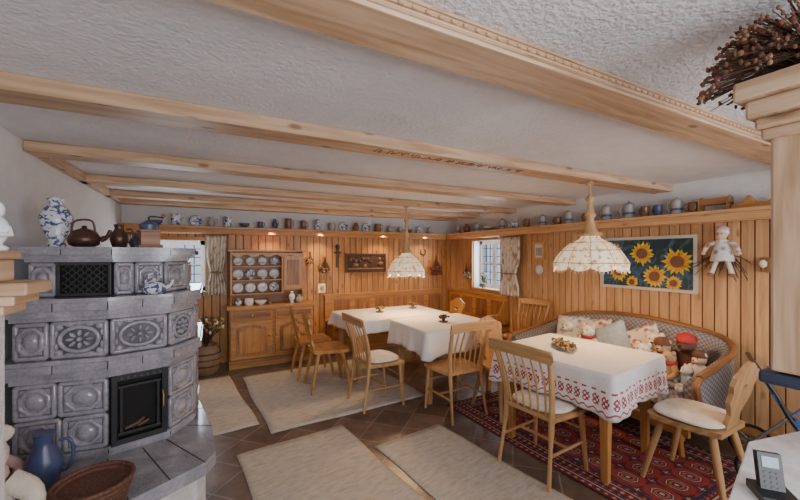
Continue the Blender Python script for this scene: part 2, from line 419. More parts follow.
def curtain(name,w,h,loc,rz):
    b=B()
    def f(u,v):
        z=-v*h; pin=1-.35*math.exp(-((v-.62)/.16)**2)
        x=(u-.5)*w*pin; y=.026*math.sin(u*2*pi*6+.6*math.sin(v*4))*(.5+.6*v)
        return (x,y,z)
    b.grid(f,72,20,LACE,us=w,vs_=h); b.tube([(-w*.6,0,.01),(w*.6,0,.01)],.009,OAK)
    b.tube([(.17*w*1.9*math.cos(a),.035*math.sin(a),-h*.62) for a in [2*pi*k/20 for k in range(20)]],.008,OAK,closed=True)
    b.done(name,loc,rz,solid=.003)
curtain('curtain',.24,.80,(.05,YB-.10,1.76),0)
curtain('curtain',.40,.86,(XR-.11,3.96,1.76),-pi/2)
curtain('curtain',.2,.80,(-.87,YB-.10,1.76),0)
# ---------------------------------------------------------------- rugs
def rug(name,w,l,loc,rz,mat,t=.008,ctr=False):
    b=B()
    def f(u,v): return ((u-.5)*w+.008*math.sin(v*9),(v-.5)*l+.006*math.sin(u*7),t+.0015*math.sin(u*11+v*7))
    b.grid(f,24,24,mat,us=w,vs_=l)
    if ctr: b.uv=[[(u-w/2,v-l/2) for u,v in q] for q in b.uv]
    b.done(name,loc,rz,solid=t*.7)
rug('woven_rug',.60,1.55,(-.02,4.13,.0),math.radians(7),RUGM)
rug('woven_rug',1.58,1.62,(1.17,4.03,.0),math.radians(4),RUGM)
rug('woven_rug',.86,1.6,(.68,2.2,.0),math.radians(7),RUGM)
rug('woven_rug',.66,1.6,(1.56,1.83,.0),math.radians(8),RUGM)
PERS=persian(.6,1.05)
rug('persian_rug',1.2,2.1,(2.72,1.95,.0),math.radians(3),PERS,ctr=True)
# ---------------------------------------------------------------- tiled stove
def stove():
    b=B()
    mid=[(-.9,2.55),(-.5,2.5),(-.24,2.58),(-.12,2.78),(-.12,3.32),(-.9,3.32)]
    up=[(-.87,2.64),(-.5,2.59),(-.27,2.66),(-.17,2.84),(-.17,3.32),(-.87,3.32)]
    slab=[(-.985,1.50),(-.60,1.62),(-.33,1.99),(-.03,2.17),(.02,2.27),(.0,2.62),(-.08,3.1),(-.12,3.35),(-.985,3.35)]
    b.prism(offs(slab,-.05),.33,BASEP)
    b.prism(slab,.07,GLAZE,T((0,0,.33)))
    for x0,y0,x1,y1 in ((-.33,1.99,-.5,2.45),(-.03,2.17,-.24,2.55),(.0,2.62,-.14,2.7),(-.60,1.62,-.75,2.5),(-.18,2.08,-.35,2.5),(-.05,2.95,-.12,2.95)):
        L=math.dist((x0,y0),(x1,y1)); b.box((0,0,.4),(L,.006,.003),GLD,T(((x0+x1)/2,(y0+y1)/2,0))@RZ(math.atan2(y1-y0,x1-x0)))
    def body(poly,z0,z1): b.prism(offs(poly,-.02),z1-z0,GLD,T((0,0,z0)))
    body(mid,.4,1.2); body(up,1.2,1.5)
    def led(poly,z0,z1,o):
        h=(z1-z0)
        for a,c,oo in ((0,.22,.015),(.2,.5,o*.55),(.48,.82,o),(.8,1.,o*.8)):
            pl=offs(poly,oo); b.prism(pl,h*(c-a),GLAZE,T((0,0,z0+h*a)))
        pl=offs(poly,o+.001)
        for i in range(len(pl)-1):
            p,q=Vector(pl[i]),Vector(pl[i+1]); L=(q-p).length; n=max(1,round(L/.2))
            for k in range(0,n+1):
                c=p.lerp(q,k/n); b.box((0,0,z0+h*.65),(.004,.004,h*.36),GLD,T((c.x,c.y,0)))
    led(mid,.40,.45,.03); led(mid,.83,.95,.06); led(mid,1.15,1.27,.06); led(up,1.46,1.545,.07)
    def tile(p,q,z0,z1,kind):
        p=Vector(p);q=Vector(q);L=(q-p).length; d=(q-p)/L; H=z1-z0
        M=T((p.x,p.y,0))@RZ(math.atan2(d.y,d.x))
        c=L/2; zc=(z0+z1)/2; w=L-.008; h=H-.008
        b.box((c,.005,zc),(w,.03,h),GRND,M)
        def frame(w,h,y,r,cut):
            x0,x1=c-w/2,c+w/2;a0,a1=zc-h/2,zc+h/2; k=cut
            pts=[(x0+k,y,a0),(x1-k,y,a0),(x1,y,a0+k),(x1,y,a1-k),(x1-k,y,a1),(x0+k,y,a1),(x0,y,a1-k),(x0,y,a0+k)]
            b.tube(pts,r,GLAZE,M,seg=8,closed=True)
        frame(w-.018,h-.018,-.010,.013,.003)
        if kind=='rose':
            rx=min(w*.34,h*.5); rz=min(h*.34,w*.5)
            pts=[(c+rx*math.cos(a),-.014,zc+rz*math.sin(a)) for a in [2*pi*i/24 for i in range(24)]]
            b.tube(pts,.011,GLAZE,M,seg=8,closed=True); r=min(rx,rz)
            for i in range(8):
                a=2*pi*i/8; b.ell((0,0,0),(r*.30,.018,r*.14),GLAZE,M@T((c+.52*rx*math.cos(a),-.012,zc+.52*rz*math.sin(a)))@RY(-a),8,6)
            b.ell((c,-.016,zc),(r*.2,.018,r*.2),GLAZE,M,8,6)
            for sx in (-1,1):
                for sz in (-1,1):
                    b.ell((c+sx*w*.36,-.012,zc+sz*h*.36),(.020,.014,.020),GLAZE,M,8,6)
                    b.ell((c+sx*w*.40,-.012,zc+sz*h*.18),(.009,.012,.022),GLAZE,M,8,6); b.ell((c+sx*w*.18,-.012,zc+sz*h*.40),(.022,.012,.009),GLAZE,M,8,6)
        elif kind=='bowl':
            b.box((c,-.004,zc),(w-.05,.016,h-.05),GLAZE,M)
            frame(w*.66,h*.66,-.014,.013,min(w,h)*.2)
            b.ell((c,-.006,zc),(w*.25,.024,h*.25),GLAZE,M,16,8)
    def split(poly,i,fr):
        p,q=Vector(poly[i]),Vector(poly[i+1]); return [(tuple(p.lerp(q,fr[k])),tuple(p.lerp(q,fr[k+1]))) for k in range(len(fr)-1)]
    for (p,q),k in zip(split(mid,0,[0,.37,1]),('bowl','rose')): tile(p,q,.95,1.15,k)
    for (p,q) in split(mid,1,[0,1]): tile(p,q,.95,1.15,'rose')
    for (p,q) in split(mid,2,[0,1]): tile(p,q,.95,1.15,'rose')
    for (p,q) in split(mid,3,[0,.5,1]): tile(p,q,.95,1.15,'rose')
    for z0,z1 in ((.45,.64),(.64,.83)):
        for (p,q) in split(mid,0,[0,.5,1]) if z0<.5 else split(mid,0,[0,.45,1]): tile(p,q,z0,z1,'bowl')
        for (p,q) in split(mid,2,[0,1]): tile(p,q,z0,z1,'bowl')
        for (p,q) in split(mid,3,[0,.5,1]): tile(p,q,z0,z1,'bowl')
    p,q=Vector(mid[1]),Vector(mid[2]); L=(q-p).length; M=T((p.x,p.y,0))@RZ(math.atan2(q.y-p.y,q.x-p.x))
    b.box((L/2,.03,.64),(L-.01,.05,.37),HOLLOW,M)  # solid block, its near-black colour gives the firebox a dark interior
    for x in (.018,L-.018): b.box((x,-.012,.64),(.026,.04,.385),BLACK,M)
    for z in (.462,.815): b.box((L/2,-.012,z),(L-.02,.038,.03),BLACK,M)
    for z in (.505,.765): b.box((L/2,-.018,z),(L-.07,.02,.014),BLACK,M)
    for x in (.05,L-.05): b.box((x,-.018,.635),(.014,.018,.27),BLACK,M)
    for k in range(3): b.tube([(.07+.03*k,-.0,.52),(.14+.02*k,-.004,.54+.02*(k%2))],.011,DARKW,M)
    b.tube([(L-.03,-.03,.6),(L-.03,-.06,.62),(L-.03,-.06,.68),(L-.03,-.03,.70)],.005,STEEL,M)
    for k in range(7): b.box((.05+.03*k,-.034,.815),(.012,.006,.012),IRON,M)
    for (p,q) in split(up,0,[0,.33]): tile(p,q,1.27,1.46,'bowl')
    p,q=Vector(up[0]).lerp(Vector(up[1]),.34),Vector(up[1]); L=(q-p).length; M=T((p.x,p.y,0))@RZ(math.atan2(q.y-p.y,q.x-p.x))
    b.box((L/2,.0,1.365),(L-.004,.02,.186),HOLLOW,M)  # backing plate coloured near-black as the dark space behind the grate
    for x in (.008,L-.008): b.box((x,-.02,1.365),(.014,.025,.18),IRON,M)
    for z in (1.28,1.45): b.box((L/2,-.02,z),(L-.02,.025,.014),IRON,M)
    for i in range(5):
        for j in range(4):
            cx=.03+(L-.06)*(i+.5)/5; cz=1.29+.15*(j+.5)/4
            pts=[(cx+.018*math.cos(a)*(1+.35*math.cos(4*a)),-.024,cz+.016*math.sin(a)*(1+.35*math.cos(4*a))) for a in [2*pi*k/16 for k in range(16)]]
            b.tube(pts,.0036,IRON,M,seg=5,closed=True)
    for (p,q) in split(up,1,[0,.4,1]): tile(p,q,1.27,1.46,'bowl' )
    for (p,q) in split(up,2,[0,1]): tile(p,q,1.27,1.46,'bowl')
    for (p,q) in split(up,3,[0,.5,1]): tile(p,q,1.27,1.46,'bowl')
    b.done('tiled_stove',bevel=.004)
stove()
# ---------------------------------------------------------------- vessels
def jugprof(k,r,h):
    if k=='stein': return [(r*.95,0),(r,.02*h),(r*.9,.1*h),(r*.88,.85*h),(r*.94,.9*h),(r*.85,h)]
    if k=='jug': return [(r*.6,0),(r*.75,.06*h),(r,.35*h),(r*.95,.55*h),(r*.5,.78*h),(r*.48,.88*h),(r*.6,h)]
    if k=='vase': return [(r*.55,0),(r*.6,.04*h),(r*.45,.1*h),(r*.95,.45*h),(r,.6*h),(r*.7,.75*h),(r*.4,.82*h),(r*.42,.88*h),(r*.6,.92*h),(r*.3,.97*h),(r*.08,h)]
    if k=='bowl': return [(r*.4,0),(r*.45,.1*h),(r*.8,.5*h),(r,h),(r*.95,h),(r*.7,.5*h)]
    if k=='pot': return [(r*.7,0),(r*.8,.05*h),(r,.5*h),(r*.9,.85*h),(r*.95,h),(r*.85,h),(r*.8,.8*h)]
def vessel(name,k,r,h,loc,mat,lid=None,handle=True,rz=0.,mat2=None):
    b=B(); b.lathe(jugprof(k,r,h),mat)
    if mat2:
        b.lathe([(r*.93,.28*h),(r*.96,.30*h),(r*.96,.42*h),(r*.93,.44*h)],mat2) if k=='stein' else b.lathe([(r*1.0,.40*h),(r*1.03,.42*h),(r*1.0,.47*h)],mat2)
    if handle:
        b.tube(crv([(r*.75,0,h*.82),(r*1.35,0,h*.8),(r*1.5,0,h*.5),(r*1.2,0,h*.28),(r*.85,0,h*.25)],4),r*.11,mat)
    if lid: b.lathe([(r*.9,h),(r*.9,h*1.03),(r*.5,h*1.12),(r*.12,h*1.18),(r*.12,h*1.26),(.001,h*1.28)],lid)
    return b.done(name,loc,rz)
NM={'stein':'beer_stein','jug':'stoneware_jug','bowl':'ceramic_bowl','pot':'clay_pot'}
for (y,k,r,h,m,l) in [(5.2,'stein',.05,.12,STON,SILV),(4.95,'jug',.06,.15,TERR,None),(4.68,'stein',.05,.13,STON,SILV),(4.4,'bowl',.09,.07,STON,None),(4.1,'stein',.05,.14,STON,SILV),(3.85,'jug',.055,.13,BW,None),(3.62,'stein',.045,.12,TERR,SILV),
    (3.35,'stein',.05,.13,STON,SILV),(3.12,'pot',.05,.1,TERR,None),(2.96,'stein',.052,.14,STON,SILV),(2.72,'stein',.045,.11,TERR,None),(2.48,'stein',.055,.15,STON,SILV),(2.24,'stein',.055,.15,STON,SILV),(2.08,'stein',.042,.11,TERR,None),(1.96,'stein',.042,.11,STONB,None),(1.80,'stein',.05,.13,STON,SILV),(1.66,'pot',.05,.10,TERR,None)]:
    vessel(NM[k],k,r,h,(XR-.115,y,ZS),m,l,k!='bowl',U(1.2,2.2),STONB if m is STON else None)
x=-.62
while x<3.6:
    k=random.choice(['stein','jug','stein','bowl','pot','plate'])
    r=U(.04,.062);h=U(.09,.16)
    if k=='plate':
        b=B(); b.lathe([(.001,0),(.05,0),(.075,.012),(.077,.015),(.05,.005),(.001,.004)],BW,RX(pi/2+.2)); b.done('decorative_plate',(x,YB-.05,ZS+.078))
    else: vessel(NM[k],k,r if k!='bowl' else .07,h if k!='bowl' else .06,(x,YB-.13,ZS),random.choice([STON,BW,TERR,STON,TERR,STONB]),SILV if k=='stein' and U(0,1)<.6 else None,k!='bowl',U(-1,1))
    x+=U(.17,.23)
b=B(); b.prism([(-.13,0),(.13,0),(.13,.03),(.06,.05),(.02,.11),(-.02,.05),(-.10,.045),(-.13,.08)],.06,FURN,T((0,.03,0))@RX(pi/2)); b.done('wood_hand_plane',(XR-.12,1.26,ZS),pi/2,bevel=.004)
b=B(); b.box((0,0,.06),(.2,.09,.008),OAK); 
for s_ in(-1,1): b.box((0,s_*.045,.085),(.2,.008,.05),OAK); b.prism([(-.06,0),(-.03,.02),(.03,.02),(.06,0),(.055,.11),(0,.13),(-.055,.11)],.008,OAK,T((s_*.1,0,0))@RZ(pi/2)@RX(pi/2))
b.done('toy_cradle',(XR-.12,1.5,ZS),pi/2)
vessel('porcelain_vase','vase',.075,.30,(-.80,2.78,1.5455),BW,None,False)
def teapot(name,loc,rz,m,s=1.):
    b=B(); b.lathe([(.05*s,0),(.085*s,.02*s),(.095*s,.06*s),(.07*s,.11*s),(.04*s,.125*s),(.015*s,.135*s),(.015*s,.15*s),(.001,.155*s)],m)
    b.tube(crv([(.08*s,0,.05*s),(.13*s,0,.08*s),(.15*s,0,.13*s)],4),[.02*s]*4+[.014*s]*4+[.01*s],m)
    b.tube(crv([(-.07*s,0,.10*s),(-.05*s,0,.18*s),(.04*s,0,.19*s),(.06*s,0,.11*s)],5),.007*s,m); b.done(name,loc,rz)
teapot('copper_kettle',(-.675,2.78,1.5455),.5,COPPER,.85)
b=B(); b.box((0,0,.01),(.13,.13,.02),OAK); b.box((0,0,.06),(.105,.105,.09),OAK); b.box((0,0,.11),(.12,.12,.012),OAK); b.lathe([(.05,.116),(.056,.15),(.02,.175),(.012,.18)],STONB); b.tube(crv([(0,0,.18),(0,0,.2),(.03,0,.205),(.08,0,.2)],4),.005,BLACK); b.ell((.08,0,.215),.014,OAK); b.done('coffee_grinder',(-.36,2.82,1.5455),.3,bevel=.003)
vessel('small_ceramic_jar','jug',.04,.1,(-.46,3.02,1.5455),STONB)
vessel('copper_pitcher','jug',.05,.15,(-.53,2.90,1.5455),COPPER,None,True,.4)
teapot('enamel_watering_can',(-.30,2.545,1.2705),.2,BW,.62)
vessel('blue_stoneware_pitcher','jug',.07,.26,(-.70,2.28,.4025),STONB)
b=B()
b.lathe([(.09,0),(.115,.02),(.135,.12),(.14,.125),(.12,.12),(.10,.03),(.001,.02)],WICK,seg=28)
for k in range(6): b.lathe([(.096+.0072*k,.018*k+.008),(.107+.0065*k,.018*k+.014),(.097+.0072*k,.018*k+.022)],WICK,seg=28,fn=lambda r,z,a:(r+.003*math.sin(a*14),z))
b.tube([(.138*math.cos(a),.138*math.sin(a),.128) for a in [2*pi*i/28 for i in range(28)]],.010,WICK,closed=True)
b.done('wicker_basket',(-.45,1.98,.4025),.9)
def teddy(name,loc,rz,s,fur,hat=None,scarf=None,dress=None,lean=0.):
    b=B(); M=Matrix.Scale(s,4)@RX(lean)
    b.ell((0,0,.15),(.10,.085,.14),dress or fur,M)
    b.ell((0,-.01,.34),(.085,.08,.08),fur,M); b.ell((0,-.08,.32),(.04,.035,.032),fur,M); b.ell((0,-.112,.335),(.013,.01,.01),BLACK,M,8,6)
    for x in (-1,1):
        b.ell((x*.065,.0,.405),(.032,.018,.032),fur,M,10,7); b.ell((x*.032,-.078,.365),(.009,.007,.009),BLACK,M,8,6)
        b.tube(crv([(x*.08,-.01,.24),(x*.14,-.04,.18),(x*.13,-.10,.12)],4),[.038]*4+[.034]*4+[.036],dress or fur,M); b.ell((x*.13,-.115,.115),.036,fur,M,10,7)
        b.tube(crv([(x*.06,-.02,.06),(x*.10,-.12,.045),(x*.12,-.20,.045)],4),[.05]*4+[.043]*5,fur,M); b.ell((x*.122,-.21,.06),(.04,.03,.055),fur,M,10,7)
    if hat: b.lathe([(.088,.37),(.09,.39),(.075,.43),(.04,.45),(.001,.455)],hat,M)
    if scarf: b.lathe([(.06,.245),(.085,.26),(.08,.285),(.055,.29)],scarf,M)
    b.done(name,loc,rz)
teddy('plush_doll',(-.76,1.86,.405),math.radians(20),1.05,TEDDY,scarf=PINK)
teddy('plush_doll',(-.89,2.30,.405),math.radians(30),.62,TAN,dress=PINK)
# ---------------------------------------------------------------- hutch
def hutch():
    b=B(); x0,x1=.19,1.31; yf,yb=5.17,5.57; c=(x0+x1)/2; w=x1-x0
    b.box((c,(yf+yb)/2+.01,.045),(w-.02,yb-yf-.03,.09),FURN); b.box((c,(yf+yb)/2+.01,.43),(w-.03,yb-yf-.02,.7),FURN)
    b.box((c,(yf+yb)/2,.795),(w+.03,yb-yf+.02,.035),FURN)
    b.box((c,yf+.0,.10),(w,.03,.03),OAK)
    for (a,e) in ((x0+.03,c-.02),(c+.02,x1-.03)):
        m=(a+e)/2; ww=e-a
        b.box((m,yf+.005,.70),(ww,.025,.11),FURN); b.box((m,yf-.01,.70),(ww-.05,.012,.07),OAK); b.ell((m,yf-.03,.70),.014,STEEL,None,8,6)
        b.box((m,yf+.005,.375),(ww,.025,.49),FURN)
        hw=ww/2-.06
        arc=[(m-hw,.18)]+[(m+hw,.18)]+[(m+hw*math.cos(t),.50+.055*math.sin(t)*(1+.4*abs(math.cos(2*t)))) for t in [pi*k/16 for k in range(17)]]
        b.prism(arc,.014,OAK,T((0,yf-.006,0))@RX(pi/2))
        arc2=[(m+(p[0]-m)*.82,.34+(p[1]-.34)*.84) for p in arc]; b.prism(arc2,.012,FURN,T((0,yf-.018,0))@RX(pi/2))
    b.ell((c-.05,yf-.02,.42),.012,STEEL,None,8,6); b.ell((c+.05,yf-.02,.42),.012,STEEL,None,8,6)
    u0,u1=.22,1.20; zt=1.55; ub=5.565; uf=5.38; xm=.90
    b.box(((u0+u1)/2,ub-.006,1.18),(u1-u0,.012,.74),OAK)
    for xx in (u0+.012,xm,u1-.012):
        b.box((xx,(uf+ub)/2,1.25),(.024,ub-uf,.6),FURN)
    for xx in (u0+.012,u1-.012):
        b.prism([(uf+.02,.812),(ub,.812),(ub,.96),(uf,.96),(uf+.05,.89)],.024,FURN,Matrix(((0,0,1,xx-.012),(1,0,0,0),(0,1,0,0),(0,0,0,1))))
    for z in (.96,1.15,1.34,1.53): b.box(((u0+xm)/2,(uf+ub)/2,z),(xm-u0,ub-uf-.01,.018),FURN)
    for z in (1.15,1.34): b.box(((u0+xm)/2,uf+.005,z+.05),(xm-u0-.03,.01,.008),FURN)
    b.box(((xm+u1)/2,(uf+ub)/2,1.0),(u1-xm,ub-uf-.01,.018),FURN); b.box(((xm+u1)/2,(uf+ub)/2,1.50),(u1-xm,ub-uf-.01,.018),FURN)
    b.box(((xm+u1)/2,uf+.005,1.25),(u1-xm-.03,.02,.48),FURN); b.box(((xm+u1)/2,uf-.007,1.25),(u1-xm-.12,.01,.36),OAK)
    b.box(((u0+u1)/2,(uf+ub)/2-.01,zt+.01),(u1-u0+.06,ub-uf+.03,.03),FURN)
    sc=[(u0,1.53),(u1,1.53)]+[(u1-(u1-u0)*k/40,1.485+.018*math.cos(k/40*2*pi*5)) for k in range(41)]
    b.prism(sc,.014,FURN,T((0,uf+.0,0))@RX(pi/2))
    b.done('kitchen_hutch',(0,-.02,0),bevel=.004)
    b=B()
    for z in (.97,1.16,1.35):
        for k in range(4):
            xx=u0+.10+k*.16; r=.068 if z<1.3 else .058
            b.lathe([(.001,0),(r*.6,0),(r,.012),(r,.016),(r*.6,.006),(.001,.005)],PORC if (k+int(z*10))%4 else BW,T((xx,5.50,z+r+.003))@RX(pi/2-.2),seg=22)
    for k in range(4): b.lathe(jugprof('bowl',.035,.04),PORC,T((u0+.1+.16*k,5.43,1.16)),seg=14)
    b.done('plate_collection',(0,-.02,0))
    b=B()
    for k,(xx,kk,r,h,m) in enumerate([(.32,'jug',.04,.10,BW),(.45,'pot',.06,.09,PORC),(.6,'bowl',.08,.06,PORC),(.72,'stein',.035,.09,TERR),(1.02,'vase',.045,.17,PORC),(1.12,'jug',.05,.11,STON)]):
        b.lathe(jugprof(kk,r,h),m,T((xx,5.31,.8135)))
    b.done('crockery_set')
hutch()
def bouquet(b,c,r,h,n,mats,stem=DRY,hang=False,blob=.012,flat=1.):
    c=Vector(c)
    for i in range(n):
        a=U(0,2*pi); rr=r*math.sqrt(U(0,1)); z=h*U(.65,1.05)
        if hang: z=-z
        p=c+Vector((rr*math.cos(a),rr*math.sin(a)*flat,z)); m_=c+Vector((rr*.35*math.cos(a),rr*.35*math.sin(a)*flat,z*.5))
        b.tube([c,m_,p],.0018,stem,seg=4,cap=False)
        b.ell(tuple(p),(blob*U(.6,1.4),blob*U(.6,1.4),blob*U(.8,1.6)),random.choice(mats),None,7,5)
b=B(); b.lathe([(.10,0),(.14,.04),(.17,.2),(.15,.3),(.11,.35),(.13,.37),(.10,.36),(.001,.3)],CLAY,seg=28)
for z in (.12,.2,.27): b.tube([((.163-.05*abs(z-.2))*math.cos(a),(.163-.05*abs(z-.2))*math.sin(a),z) for a in [2*pi*i/28 for i in range(28)]],.01,WICK,closed=True)
bouquet(b,(0,0,.33),.21,.33,170,[DRYY,DRYY,CREAM,DRY,GREEN,DRYR],blob=.018); b.done('dried_flower_pot',(-.06,5.16,0))
def potplant(name,loc,h=.2):
    b=B(); b.lathe([(.03,0),(.042,.06),(.046,.065),(.04,.065),(.001,.055)],CLAY)
    for k in range(46):
        a=U(0,2*pi); r=U(.01,.05); z=.07+h*U(.2,1)
        b.tube([(0,0,.06),(r*.4*math.cos(a),r*.4*math.sin(a),z*.7),(r*math.cos(a),r*math.sin(a),z)],.0016,GREEN,seg=4,cap=False)
        b.ell((r*math.cos(a),r*math.sin(a),z),(.014,.010,.012),random.choice([GREEN,GREEN,GREEN,PINK]),None,7,5)
    b.done(name,loc)
potplant('potted_plant',(-.30,YB+.06,1.0),.3); potplant('potted_geranium',(XR+.06,4.72,.95),.18)
# ---------------------------------------------------------------- tables & cloths
def table(name,w,l,loc,rz,top=.745,mat=FURN):
    b=B(); b.box((0,0,top-.0175),(w,l,.035),mat); b.box((0,0,top-.08),(w-.16,l-.16,.09),mat)
    for x in (-1,1):
        for y in (-1,1):
            b.box((x*(w/2-.09),y*(l/2-.09),(top-.035)/2),(.065,.065,top-.035),mat,None,.7)
    b.done(name,loc,rz,bevel=.005)
def tcloth(name,w,l,loc,rz,drop,mat,top=.745,seed=0.):
    hw,hl=w/2+.012,l/2+.012; r=.03; per=[]
    def arc(cx,cy,a0):
        for k in range(7): a=a0+pi/2*k/6; per.append((cx+r*math.cos(a),cy+r*math.sin(a),math.cos(a),math.sin(a)))
    def line(x0,y0,x1,y1,nx,ny,n):
        for k in range(1,n): t=k/n; per.append((x0+(x1-x0)*t,y0+(y1-y0)*t,nx,ny))
    arc(hw-r,hl-r,0); line(hw-r,hl,-hw+r,hl,0,1,40); arc(-hw+r,hl-r,pi/2); line(-hw,hl-r,-hw,-hl+r,-1,0,40); arc(-hw+r,-hl+r,pi); line(-hw+r,-hl,hw-r,-hl,0,-1,40); arc(hw-r,-hl+r,3*pi/2); line(hw,-hl+r,hw,hl-r,1,0,40)
    n=len(per); z=top+.004; s=[0]
    for i in range(1,n+1): s.append(s[-1]+math.dist(per[i%n][:2],per[i-1][:2]))
    b=B(); vs=[];NL=9
    for lv in range(NL+1):
        t=lv/NL
        for i,(x,y,nx,ny) in enumerate(per):
            cd=min(abs(abs(x)-hw),.4)+min(abs(abs(y)-hl),.4); cr=math.exp(-(cd/.12)**2)
            amp=t*(.014*math.sin(s[i]*17+seed)+.008*math.sin(s[i]*41+seed*2)+.010)+.028*t*cr+ (.0 if lv else -.006)
            zz=z-drop*t*(1+.13*cr)
            if lv==0: zz=z+.001
            vs.append((x+nx*amp,y+ny*amp,zz))
    fs=[];uvs=[]
    for lv in range(NL):
        for i in range(n):
            k=(i+1)%n; fs.append((lv*n+i,(lv+1)*n+i,(lv+1)*n+k,lv*n+k)); v0,v1=drop*(1-lv/NL),drop*(1-(lv+1)/NL)
            uvs.append([(s[i],v0),(s[i],v1),(s[i+1],v1),(s[i+1],v0)])
    b.add(vs,fs,mat,uvs,None,True)
    b.add([vs[i] for i in range(n)],[list(range(n))],mat,[[(0,1.)]*n])
    b.done(name,loc,rz,solid=.002)
ta=math.radians(8)
table('dining_table',.80,.92,(2.55,1.88,0),ta); tcloth('embroidered_tablecloth',.80,.92,(2.55,1.88,0),ta,.25,CLOTHR)
table('dining_table',.95,.78,(2.33,3.38,0),0,mat=LIGHTW); tcloth('white_tablecloth',.95,.78,(2.33,3.38,0),0,.24,CLOTH,seed=2.)
table('dining_table',1.30,.84,(2.08,4.27,0),0,mat=LIGHTW); tcloth('white_tablecloth',1.30,.84,(2.08,4.27,0),0,.15,CLOTH,seed=4.)
b=B(); b.lathe([(.001,.0),(.06,.0),(.09,.012),(.092,.016),(.001,.008)],STON,Matrix.Diagonal((1.9,1,1,1)))
for k in range(110):
    a=U(0,2*pi);r=U(0,.13); b.ell((1.6*r*math.cos(a),.65*r*math.sin(a),.018+U(0,.02)),(U(.008,.018),U(.008,.016),.010),random.choice([GREEN,DRYY,DRYR,DRYY,GREEN,OAK]),None,7,5)
b.done('dried_flower_centerpiece',(2.53,1.97,.751),.9)
for loc in ((2.3,3.35,.751),(1.95,4.3,.751),(2.5,4.4,.751)):
    b=B(); b.lathe([(.001,0),(.05,0),(.055,.01),(.02,.014),(.018,.05),(.03,.055),(.001,.055)],DARKW); bouquet(b,(0,0,.02),.06,.05,18,[GREEN,DRY,DRYR]); b.done('candle_holder',loc)
# ---------------------------------------------------------------- chairs
def spindle_chair(loc,rz,cushion=True,mat=LIGHTW):
    b=B(); zs=.44
    b.prism([(-.20,-.19),(.20,-.19),(.225,.05),(.215,.19),(-.215,.19),(-.225,.05)],.028,mat,T((0,0,zs-.028)))
    for x in (-1,1):
        b.tube([(x*.205,.185,0),(x*.18,.155,zs-.02)],[.013,.02],mat,seg=10)
        b.tube(crv([(x*.20,-.24,0),(x*.18,-.18,.42),(x*.20,-.21,.66),(x*.22,-.275,.87)],5),[.013]*4+[.019]*8+[.016]*4,mat,seg=10)
        b.tube([(x*.195,.17,.2),(x*.19,-.205,.2)],.010,mat)
    b.tube([(-.19,-.015,.2),(.19,-.015,.2)],.010,mat)
    b.tube([(-.2,.175,.28),(.2,.175,.28)],.010,mat)
    def rail(u,v):
        x=(u-.5)*.50; return (x,-.285-.02*(1-(2*u-1)**2)-.012*(v),.83+v*.065-.012*abs(2*u-1)**2)
    b.grid(rail,16,2,mat,us=.5,vs_=.065); b.grid(lambda u,v:tuple(Vector(rail(1-u,v))+Vector((0,.02,0))),16,2,mat,us=.5,vs_=.065)
    for e in (0,1):
        b.tube([tuple(Vector(rail(t/16,e))+Vector((0,.01,0))) for t in range(17)],.0115,mat)
    for k in range(6):
        x=(k-2.5)*.062; b.tube([(x*.9,-.18,zs-.005),(x,-.215,.65),(x*1.05,-.287-.012*(1-abs(x)/.2),.84)],[.007,.0085,.007],mat,seg=7)
    if cushion:
        b.lathe([(.001,.0),(.17,0),(.2,.012),(.198,.024),(.17,.034),(.001,.036)],CREAM,T((0,.005,zs))@Matrix.Diagonal((1.02,.93,1,1)),seg=32,fn=lambda r,z,a:(r*(1+.12*abs(math.sin(2*a))**2),z))
    return b.done('dining_chair',loc,rz,bevel=.0)
def board_chair(loc,rz,cushion=False,mat=LIGHTW,name='carved_wooden_chair'):
    b=B(); zs=.45
    b.prism([(-.17,-.19),(.17,-.19),(.21,.0),(.22,.17),(.19,.20),(-.19,.20),(-.22,.17),(-.21,0)],.032,mat,T((0,0,zs-.032)))
    b.box((0,0,zs-.045),(.30,.05,.03),mat,T((0,.12,0))); b.box((0,0,zs-.045),(.26,.05,.03),mat,T((0,-.12,0)))
    for x in (-1,1):
        for y in (-1,1):
            b.tube([(x*.20,y*.22,0),(x*.17,y*.18,.2),(x*.13,y*.13,zs-.03)],[.014,.021,.024],mat,seg=8)
    half=[(.075,0),(.085,.05),(.07,.10),(.11,.15),(.155,.20),(.15,.26),(.175,.31),(.165,.36),(.11,.385),(.07,.41),(.03,.43)]
    out=[(x,z) for x,z in half]+[(-x,z) for x,z in half[::-1]]
    heart=[]
    for k in range(25):
        t=2*pi*k/24; heart.append((.0022*16*math.sin(t)**3*1.0,.27+.0022*(13*math.cos(t)-5*math.cos(2*t)-2*math.cos(3*t)-math.cos(4*t))))
    n=len(half); poly=out[:n]+[(.0004,.432)]+[(max(heart[0][0],.0004),heart[0][1])]+heart[1:-1]+[(-.0004,heart[0][1]),(-.0004,.432)]+out[n:]
    b.prism(poly,.024,mat,T((0,-.155,zs-.005))@RX(math.radians(13))@RX(pi/2))
    if cushion: b.lathe([(.001,.0),(.17,0),(.205,.014),(.20,.027),(.16,.038),(.001,.042)],CREAM,T((0,.01,zs))@Matrix.Diagonal((1.03,.93,1,1)),seg=32,fn=lambda r,z,a:(r*(1+.14*abs(math.sin(2*a))**2),z))
    b.done(name,loc,rz,bevel=.004)
spindle_chair((2.10,1.80,.009),math.radians(-84))
spindle_chair((2.07,2.84,0),math.radians(2),False)
spindle_chair((1.50,3.36,.01),math.radians(-88))
spindle_chair((3.62,3.45,0),math.radians(100),False,FURN)
board_chair((2.78,1.18,.009),math.radians(2),True)
board_chair((1.17,4.02,.01),math.radians(-92),mat=FURN); board_chair((1.12,4.52,.01),math.radians(-90),mat=FURN)
board_chair((2.50,2.63,0),math.radians(176))
board_chair((3.0,4.35,0),math.radians(90),mat=FURN)
b=B()
